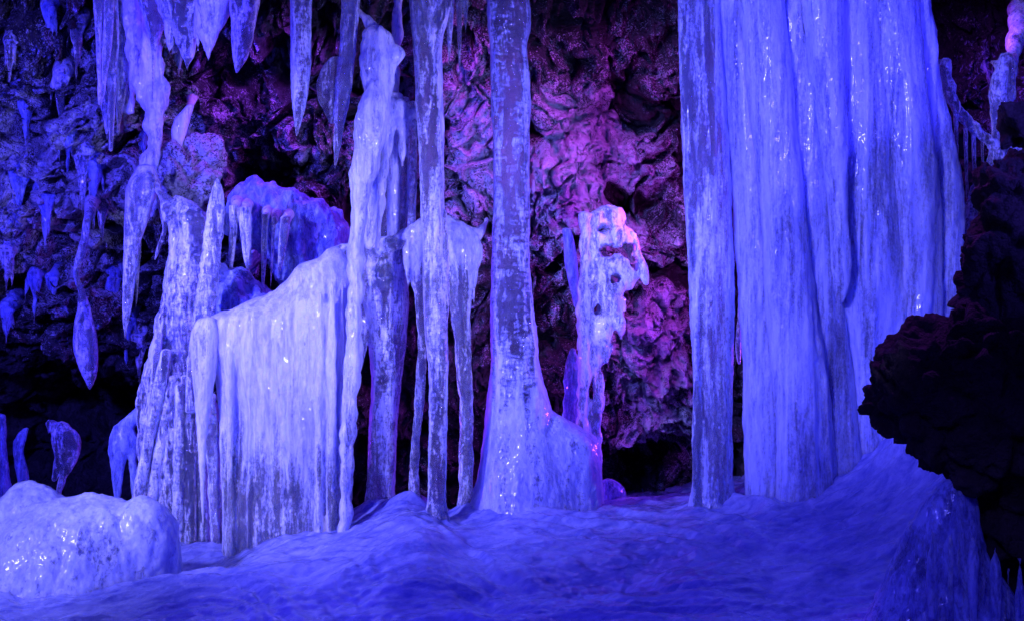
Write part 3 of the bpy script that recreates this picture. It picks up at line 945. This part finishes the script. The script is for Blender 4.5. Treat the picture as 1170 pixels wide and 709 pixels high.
for i, (x0, y0, x1, y1, w) in enumerate([(190, 400, 156, 572, 15), (196, 430, 172, 575, 14), (200, 400, 186, 585, 16), (206, 440, 203, 605, 15), (214, 430, 218, 636, 18),
                                         (226, 450, 232, 640, 17), (240, 450, 247, 642, 15), (182, 380, 166, 560, 11)]):
    e = solid("strand", [loft([(y0, x0 - w * .4, x0 + w * .4), ((y0 * 2 + y1) / 3, (x0 * 2 + x1) / 3 - w * .5, (x0 * 2 + x1) / 3 + w * .5),
                               ((y0 + 2 * y1) / 3, (x0 + 2 * x1) / 3 - w * .42, (x0 + 2 * x1) / 3 + w * .42), (y1, x1 - w * .42, x1 + w * .42)], 0.02 + 0.03 * (i % 3), 0.9, 20)],
              M_COL, 0.006, 2, ice_disp(0.006, 80 + i, flute=0.003, rings=0.004, fx=22))
    part_of(root, "strand", e)

# small two-legged lump left of the cascade
o = solid("ice_lump", [
    capsule([P(172, 462, .3), P(150, 480, .3), P(138, 492, .3)], [.035, .035, .05]),
    loft([(486, 130, 150), (500, 126, 158), (515, 123, 152), (528, 126, 142), (570, 130, 138), (600, 128, 140)], 0.3, 0.8, 20),
    loft([(500, 142, 160), (520, 147, 156), (570, 150, 157), (600, 149, 158)], 0.3, 0.8, 16)],
    M_BLUE, 0.006, 2, ice_disp(0.006, 90, lump=0.008))
tag(o, "small two-legged blue ice lump at the left foot of the cascade", "ice lump")

# ice in the dark hollow, far left
o = solid("ice_stump", [
    capsule([P(53, 480, 1.0), P(62, 490, 1.0)], [.02, .05]),
    loft([(484, 62, 78), (495, 58, 90), (510, 60, 93), (522, 62, 88), (540, 60, 70), (548, 60, 62)], 1.0, 0.8, 24),
    capsule([P(84, 515, 1.0), P(74, 540, 1.0), P(64, 575, 1.0), P(60, 600, 1)], [.04, .025, .02, .02])],
    M_COL, 0.006, 2, ice_disp(0.010, 92, lump=0.02))
tag(o, "bright knobbly ice stump leaning in the dark hollow behind the mound", "ice stump")
o = solid("ice_stump", [loft([(488, 26, 34), (500, 17, 30), (515, 15, 26), (535, 17, 32), (560, 22, 34), (600, 20, 36)], 1.0, 0.8, 24)],
          M_BLUE, 0.007, 2, ice_disp(0.008, 93, lump=0.01))
tag(o, "dim curved ice stump, second from the left edge in the hollow", "ice stump")
o = solid("ice_stump", [loft([(474, -6, 6), (490, -8, 9), (520, -8, 9), (560, -8, 14), (600, -8, 18)], 0.9, 0.9, 24)],
          M_BLUE, 0.007, 2, ice_disp(0.008, 94, lump=0.01))
tag(o, "dim upright ice stump cut by the left edge of the picture", "ice stump")

# mound lower left
o = solid("ice_mound", [
    loft([(548, 26, 38), (554, 14, 52), (566, 4, 72), (582, -8, 90), (620, -20, 110), (700, -40, 120)], -0.75, 0.8, 40),
    loft([(565, 84, 116), (571, 60, 150), (584, 20, 172), (600, -5, 184), (630, -40, 196), (680, -80, 200), (760, -120, 200)], -0.85, 0.55, 60),
    loft([(567, 150, 170), (574, 138, 184), (590, 126, 196), (612, 120, 203), (640, 118, 204), (680, 110, 200), (740, 100, 200)], -0.9, 0.8, 44),
    loft([(575, 168, 182), (585, 165, 196), (600, 160, 206), (640, 160, 208), (700, 150, 210)], -0.7, 0.8, 24)],
    ice_material("mound_ice", 0.36, 0.48, frost_col=(0.62, 0.68, 0.95), vert=2.6, bump=0.22, sss=0.12, contrast=0.5), 0.009, 6,
    ice_disp(0.010, 96, lump=0.012, fine=0.004))
tag(o, "rounded pale ice mound on the floor at the lower left", "ice mound")

# ------------------------------------------------------------------ upper left iced drapery
root = thing("ice_drapery", P(135, 20, 0.75), "tall sheer ice drapery of thin fins hanging at the upper left", "ice drapery")
for i, (x0, x1, w, yt, yb, yy) in enumerate([(118, 122, 14, -90, 160, .62), (128, 126, 12, -90, 172, .55), (140, 135, 20, -90, 150, .66), (112, 114, 8, -80, 120, .5),
                                             (150, 143, 16, -90, 145, .72), (124, 116, 8, -80, 118, .48)]):
    e = solid("fin", [loft([(yt, x0 - w, x0 + w), (30, x0 - w * .6, x0 + w * .6), (yb * .7, (x0 + x1) / 2 - w * .4, (x0 + x1) / 2 + w * .4), (yb, x1 - 1.5, x1 + 1.5)], yy, 0.9, 24)],
              M_COL, 0.007, 2, ice_disp(0.006, 100 + i, flute=0.008, fx=16))
    part_of(root, "fin", e)
o = solid("ice_drapery", [
    loft([(-95, 110, 175), (0, 134, 174), (40, 144, 176), (70, 146, 184), (95, 148, 190), (115, 156, 196), (135, 168, 192), (160, 172, 188), (185, 164, 186), (200, 152, 184), (220, 146, 180), (245, 152, 176)], 0.6, 0.5, 44),
    loft([(-95, 150, 185), (0, 152, 180), (60, 150, 168), (100, 140, 156), (128, 142, 152)], 0.7, 0.4, 30)],
    M_MILK, 0.008, 1, ice_disp(0.022, 108, lump=0.060, flute=0.012, fine=0.006))
tag(o, "crusty white ice band slanting down the upper left rock to the boulder", "ice drapery")

def icicle(label, rows, Y, mat=None, seed=0, group=None, extra=None, lump=0.0, amp=0.004):
    sh = [loft(rows, Y, 0.9, 22)] + (extra or [])
    wmin = min(max(r[2] - r[1] for r in rows), 30)
    o_ = solid("icicle", sh, mat or M_COL, 0.0048, 1, ice_disp(amp, 300 + seed, flute=0.0025 if wmin > 8 else 0.0, rings=0.001, fx=22, lump=lump, fine=0.0015))
    return tag(o_, label, "icicle", group)

def taper(xt, yt, w, xb, yb, bulge=0.85):
    r = []
    for t, f in ((0, 1.0), (.25, .9 * bulge + .1), (.5, .72), (.75, .5), (.93, .22), (1, .05)):
        x = xt + (xb - xt) * t
        r.append((yt + (yb - yt) * t, x - w * f / 2, x + w * f / 2))
    return r

G = "icicles hanging from the cave roof"
icicle("large free-hanging icicle near the top, between drapery and columns", [(-95, 326, 364), (0, 331, 357), (40, 331, 356), (80, 332, 355), (110, 333, 351), (135, 335, 346), (156, 338, 340)], -0.35, M_COL, 1, G)
icicle("stubby blunt icicle at the top with a clear tip, right of the toothed fringe", [(-95, 252, 305), (-20, 262, 300), (5, 262, 297), (40, 263, 290), (65, 264, 283), (80, 267, 275), (84, 269, 272)], 0.2, M_COL, 2, G, lump=.014, amp=.008)
icicle("broad frosty tooth of ice at the top, left of the stubby icicle", [(-95, 214, 272), (-5, 218, 270), (14, 220, 262), (28, 222, 255), (45, 228, 247), (60, 235, 242), (70, 237, 239)], 0.25, M_MILK, 3, G, lump=.024, amp=.012)
icicle("wide ragged tooth of ice at the top, middle of the toothed fringe", [(-95, 172, 244), (-5, 176, 240), (20, 186, 232), (42, 200, 226), (60, 208, 221), (82, 214, 215)], 0.3, M_COL, 4, G, lump=.030, amp=.014,
       extra=[loft([(-20, 182, 206), (20, 186, 200), (48, 190, 197), (62, 193, 194)], 0.28, 0.8, 16), loft([(-20, 206, 232), (30, 218, 231), (52, 224, 228), (60, 226, 227)], 0.26, 0.8, 16)])
icicle("thin bluish tooth at the left end of the toothed fringe", [(-95, 152, 204), (-5, 156, 200), (20, 164, 192), (50, 172, 182), (90, 174, 176), (125, 173, 174)], 0.4, M_COL, 5, G)
icicle("very thin short icicle right of the banded column, reaching lowest of three", taper(524, -90, 12, 525, 92), 0.0, M_CLEAR, 6, G)
icicle("small icicle touching the top right side of the banded column", taper(515, -90, 16, 513, 76), 0.05, M_CLEAR, 7, G)
icicle("tiny icicle at the top nearest the central column", taper(532, -90, 12, 532, 42), 0.0, M_CLEAR, 8, G)
icicle("long downward icicle below the lumpy shoulder at the left", [(190, 158, 176), (205, 148, 182), (220, 143, 180), (245, 142, 172), (280, 141, 160), (320, 140, 155), (350, 140, 150), (372, 141, 146), (388, 142, 143)], 0.25, M_COL, 9, lump=.004)
icicle("hair-thin icicle beside the long left icicle", taper(162, 225, 7, 155, 358), 0.3, M_CLEAR, 10)
icicle("isolated teardrop of ice in the dark at the far left", [(250, 96, 104), (275, 92, 101), (296, 86, 95), (313, 83, 89), (322, 85, 93), (335, 91, 97), (350, 89, 103), (375, 84, 109), (400, 84, 112), (420, 90, 112), (436, 98, 108), (445, 102, 104)], 0.6, M_COL, 11, lump=.005,
       extra=[capsule([P(100, 252, .6), P(104, 235, .85), P(110, 215, 1.4)], [.02, .04, .07])])
icicle("torn scrap of ice above the round boulder at the upper left", [(120, 214, 222), (135, 200, 218), (150, 196, 214), (165, 197, 209), (188, 201, 204)], 0.7, M_MILK, 12, lump=.006,
       extra=[capsule([P(212, 134, .7), P(217, 120, .9), P(222, 105, 1.3)], [.02, .02, .05])])
icicle("small pointed icicle hanging left of the cascade neck", [(228, 180, 186), (245, 182, 192), (262, 186, 192), (285, 178, 184), (297, 176, 178)], 0.35, M_COL, 13,
       extra=[capsule([P(184, 232, .35), P(196, 240, .25)], [.015, .03])])
FR = "small icicles fringing the blue ledge"
for i, (x, yt, w, xb, yb, lb) in enumerate([
        (268, 235, 12, 262, 325, "leftmost small icicle under the blue ledge beside the ladder strand"),
        (279, 238, 16, 284, 318, "fatter blue icicle under the left end of the blue ledge"),
        (303, 245, 9, 300, 335, "thin icicle under the blue ledge, left of the dark gaps"),
        (313, 248, 6, 309, 332, "hair-thin icicle between the dark gaps under the blue ledge"),
        (327, 248, 12, 318, 318, "short icicle under the blue ledge just above the drape slope")]):
    icicle(lb, taper(x, yt, w, xb, yb), 0.40, M_COL, 20 + i, FR, extra=[capsule([P(x, yt + 6, .40), P(x + 2, yt - 2, .5), P(x + 4, yt - 4, .75)], [.02, .03, .05])])
FS = "thin strands hanging between the two slim columns"
for i, (x, yt, w, xb, yb, lb) in enumerate([
        (424, 120, 22, 423, 300, "milky strand hanging directly right of the knobbed column"),
        (438, 118, 16, 436, 300, "strand second from the knobbed column, behind the arch tip"),
        (450, 108, 18, 449, 292, "frosted middle strand between the two slim columns"),
        (461, 112, 11, 459, 282, "clear strand left of the banded column with dark gap beside it"),
        (471, 118, 13, 469, 284, "strand touching the left side of the banded column")]):
    r = [(yt, x - w * .6, x + w * .6), (yt + 30, x - w * .5, x + w * .5), (yt + 90, x - w * .45, x + w * .45), (yb - 30, xb - w * .42, xb + w * .42, 0.03), (yb + 12, xb - w * .42, xb + w * .42, 0.12), (yb + 32, xb - w * .4, xb + w * .4, 0.2)]
    icicle(lb, r, -0.08 + 0.04 * (i % 2), M_MILK if i in (0, 2) else M_COL, 30 + i, FS)
o = solid("ice_crust", [
    capsule([P(420, 128, -.05), P(445, 112, -.02), P(462, 122, -.02), P(474, 138, -.1)], [.06, .05, .045, .05]),
    capsule([P(445, 112, -.02), P(452, 60, 0.1), P(455, -20, 0.3), P(455, -95, .3)], [.05, .03, .03, .05])],
    M_MILK, 0.006, 1, ice_disp(0.010, 110, lump=0.020))
tag(o, "knobbly frost crust joining the tops of the thin strands", "ice crust")

# spike and dim ice beside the holed pillar
icicle("small blue spike hugging the left side of the holed pillar", [(262, 642, 652), (275, 644, 656), (300, 645, 660), (325, 650, 661), (350, 656, 661)], 0.45, M_BLUE, 40)
o = solid("ice_lump", [loft([(398, 652, 658), (415, 646, 662), (440, 644, 664), (470, 642, 664), (500, 636, 664), (530, 634, 664)], 0.6, 0.6, 24)],
          M_BLUE, 0.007, 2, ice_disp(0.014, 112, lump=0.02))
tag(o, "dim ragged blue ice behind the shoulder of the central cone", "ice lump")
o = solid("ice_lump", [loft([(548, 688, 705), (558, 685, 716), (580, 684, 717), (610, 680, 720)], 0.5, 0.9, 30)],
          M_BLUE, 0.008, 4, ice_disp(0.006, 114))
tag(o, "low smooth blue ice block right of the central cone base", "ice lump")
icicle("thin hooked icicle in the gap between right column and curtain", [(370, 842, 846), (385, 840, 847), (405, 840, 847), (416, 843, 846)], 0.1, M_COL, 41,
       extra=[capsule([P(844, 378, .1), P(846, 330, .3), P(848, 300, .6)], [.01, .012, .03])])

# right edge: frosted bough of ice with its fringe
root = thing("ice_bough", P(1120, 160, 0.2), "slanting frosted ice bough with thin bars, right of the curtain", "ice bough")
e = solid("bough", [
    capsule([P(1076, 70, .15), P(1084, 110, .1), P(1100, 135, .1), P(1118, 152, .1), P(1134, 164, .1), P(1150, 178, .1), P(1175, 186, .1), P(1230, 190, .1)],
            [.05, .03, .03, .028, .035, .045, .07, .08]),
    capsule([P(1140, 172, .1), P(1125, 198, .1), P(1112, 222, .05), P(1106, 250, 0), P(1108, 290, 0)], [.03, .025, .022, .03, .05]),
    loft([(170, 1130, 1180), (182, 1128, 1200), (198, 1122, 1220), (215, 1114, 1220), (250, 1106, 1220)], .2, .4, 30)],
    M_COL, 0.006, 1, ice_disp(0.014, 116, lump=0.034, fine=0.005))
part_of(root, "bough", e)
for i, (x, yt, yb, w) in enumerate([(1092, 128, 222, 6), (1103, 140, 226, 5), (1112, 148, 214, 6), (1122, 156, 212, 4)]):
    e = solid("bar", [loft([(yt, x - w / 2, x + w / 2), ((yt + yb) / 2, x - w * .4 + 1, x + w * .4 + 1), (yb, x - w * .4 + 2, x + w * .4 + 2)], 0.1, 0.9, 12)],
              M_COL, 0.005, 1, ice_disp(0.002, 120 + i))
    part_of(root, "bar", e)
o = solid("ice_drapery", [
    loft([(60, 1142, 1160), (78, 1136, 1165), (92, 1130, 1160), (110, 1128, 1160), (128, 1132, 1152), (150, 1134, 1144), (172, 1134, 1142)], 0.15, 0.6, 28),
    capsule([P(1148, 78, .15), P(1130, 70, .2)], [.03, .015]),
    capsule([P(1152, 80, .2), P(1160, 50, .5), P(1170, 10, .9)], [.04, .05, .09])],
    M_COL, 0.007, 2, ice_disp(0.012, 126, lump=0.025))
tag(o, "ragged blue ice drapery by the dark rock knob at the right edge", "ice drapery")

# lower right: ice flow with dripping edge
root = thing("ice_flow", P(1060, 690, -2.55), "dim curved ice flow dripping under the dark rock at the lower right", "ice flow")
e = solid("flow", [
    loft([(548, 1078, 1106), (560, 1066, 1112), (580, 1050, 1116), (605, 1036, 1120), (640, 1022, 1130), (680, 1004, 1160), (720, 980, 1200), (800, 940, 1260)], -2.45, 0.7, 60, dmax=0.3)],
    M_BLUE, 0.008, 5, ice_disp(0.008, 130, flute=0.006, fx=12, lump=0.010))
part_of(root, "flow", e)
for i, (x, yt, yb, w) in enumerate([(1066, 615, 705, 14), (1086, 620, 712, 10), (1096, 615, 672, 9), (1112, 622, 718, 15), (1124, 640, 690, 7), (1137, 632, 722, 14), (1152, 655, 706, 7), (1165, 644, 726, 15)]):
    e = solid("drip", [loft([(yt - 8, x - .6, x + .6), (yt + 12, x - w * .3, x + w * .3), ((yt + yb) / 2, x - w * .42, x + w * .42), (yb, x - w * .26, x + w * .26)], -2.74 if x < 1105 else -2.66, 0.9, 16)],
              M_BLUE, 0.005, 1, ice_disp(0.007, 140 + i, lump=0.012))
    part_of(root, "drip", e)

# ------------------------------------------------------------------ foreground rock
def rock_disp(co):
    w = np.stack([fbm(co * 3, 3, 401), fbm(co * 3, 3, 402), fbm(co * 3, 3, 403)], -1)
    q = co + w * 0.08
    w1, w1b = worley(q * 5, 404)
    w2, _ = worley(q * 16, 405)
    rdg = 1 - 2.4 * np.abs(fbm(q * 3.6, 4, 409))
    return 0.05 * (rdg - 0.3) + 0.045 * (sstep(0, .25, w1b - w1) - 0.7) + 0.006 * (0.5 - w2) + 0.028 * fbm(q * 12, 6, 406, 0.62) + 0.006 * fbm(q * 60, 3, 407)
RX = 1480
o = solid("rock_outcrop", [
    loft([(178, 1172, RX), (188, 1142, RX), (200, 1124, RX), (230, 1113, RX), (270, 1110, RX), (290, 1102, RX), (310, 1097, RX), (335, 1098, RX),
          (350, 1104, RX), (380, 1115, RX), (420, 1120, RX)], -2.2, 0.35, 60, dmax=0.35, power=3),
    loft([(352, 1120, RX), (362, 1085, RX), (375, 1050, RX), (388, 1030, RX), (400, 1014, RX), (420, 1001, RX), (440, 987, RX), (460, 979, RX), (480, 986, RX),
          (500, 1004, RX), (520, 1028, RX), (540, 1055, RX), (552, 1085, RX), (562, 1100, RX), (600, 1098, RX), (625, 1098, RX), (645, 1135, RX),
          (665, 1165, RX), (700, 1185, RX), (900, 1200, RX)], -2.3, 0.45, 70, dmax=0.5, power=3),
    loft([(112, 1172, 1330), (122, 1156, 1330), (135, 1146, 1330), (148, 1141, 1330), (158, 1148, 1330), (167, 1166, 1330), (172, 1185, 1330)], -2.1, 0.4, 40, dmax=0.2),
    loft([(60, 1240, RX), (250, 1230, RX)], -2.2, 0.6, 40, dmax=0.3)],
    M_DARK, 0.012, 2, rock_disp)
tag(o, "dark silhouetted rock outcrop jutting in from the right edge", "rock")

# round boulder caught in the ice, upper left
o = solid("boulder", [blob(214, 208, 0.75, 33, 46, 0.22, 40), blob(226, 180, 0.8, 24, 22, 0.16, 30)], M_WALL, 0.010, 2, rock_disp)
for nm, val in (("frost", 0.62), ("glaze", 0.1)):
    a = o.data.attributes.new(nm, 'FLOAT', 'POINT')
    a.data.foreach_set("value", np.full(len(o.data.vertices), val, dtype=np.float32))
tag(o, "round purple-brown boulder caught between the upper left ice and the cascade", "boulder")

# small icicles grown on the iced rock, each rooted where the rock stands
from mathutils.bvhtree import BVHTree
wall = bpy.data.objects["cave_wall"]
wc = get_co(wall.data)
sel = (wc[:, 0] > -4.2) & (wc[:, 0] < 4.0)
bvh = BVHTree.FromObject(wall, bpy.context.evaluated_depsgraph_get())
def root_depth(px, py):
    d = (Vector(P(px, py, 0)) - Vector(cam.location)).normalized()
    hit = bvh.ray_cast(Vector(cam.location), d)
    return hit[0].y if hit[0] is not None else 1.5
rnd = random.Random(21)
spots = [(12, 60, 8, 40), (30, 130, 9, 44), (52, 235, 14, 60), (70, 100, 10, 50), (78, 160, 9, 46), (22, 215, 12, 52), (8, 300, 10, 40), (40, 330, 9, 40),
         (60, 330, 8, 34), (95, 190, 13, 60), (108, 205, 9, 48), (128, 330, 12, 60), (118, 240, 9, 40), (8, 365, 9, 30), (55, 20, 9, 40), (88, 40, 10, 60),
         (205, 60, 9, 40), (165, 150, 9, 40), (160, 395, 13, 50), (145, 375, 10, 50)]
ORD = "first second third fourth fifth sixth seventh eighth ninth tenth eleventh twelfth thirteenth fourteenth fifteenth sixteenth seventeenth eighteenth nineteenth twentieth".split()
for i, (x, y, w, L) in enumerate(spots):
    yy = root_depth(x, y) - 0.02
    sh = [loft([(y - 12, x - w * 1.0, x + w * 1.1), (y - 2, x - w * .75, x + w * .7), (y + L * .2, x - w * .35, x + w * .4), (y + L * .6, x - w * .17 - 1, x + w * .2 - 1), (y + L, x - 1.2, x - .4)], yy, 0.7, 16),
          capsule([P(x - 2, y - 12, yy), P(x + 3, y - 20, yy + .1), P(x + 8, y - 26, yy + .3)], [w * .005, w * .007, w * .009])]
    b = rnd.uniform(-6, 6)
    sh.append(loft([(y - 12, x + b - w * .3, x + b + w * .3), (y + L * .3, x + b - w * .3, x + b + w * .2), (y + L * .55, x + b - 1, x + b)], yy + .01, 0.9, 12))
    b2 = rnd.uniform(-12, 12)
    sh.append(loft([(y - 12, x + b2 * .6 - w * .4, x + b2 * .6 + w * .4), (y + L * .15, x + b2 - w * .2, x + b2 + w * .2), (y + L * rnd.uniform(.3, .8), x + b2 - .6, x + b2 + .4)], yy + .02, 0.9, 12))
    o = solid("icicle", sh, M_BLUE if i % 3 else M_COL, 0.0065, 1, ice_disp(0.006, 500 + i, lump=0.014))
    rank = sorted(spots, key=lambda t: t[1] - t[0] * 1e-3).index((x, y, w, L))
    tag(o, "small blue icicle on the left rock face, %s from the top" % ORD[rank], "icicle", "small icicles on the left rock face")
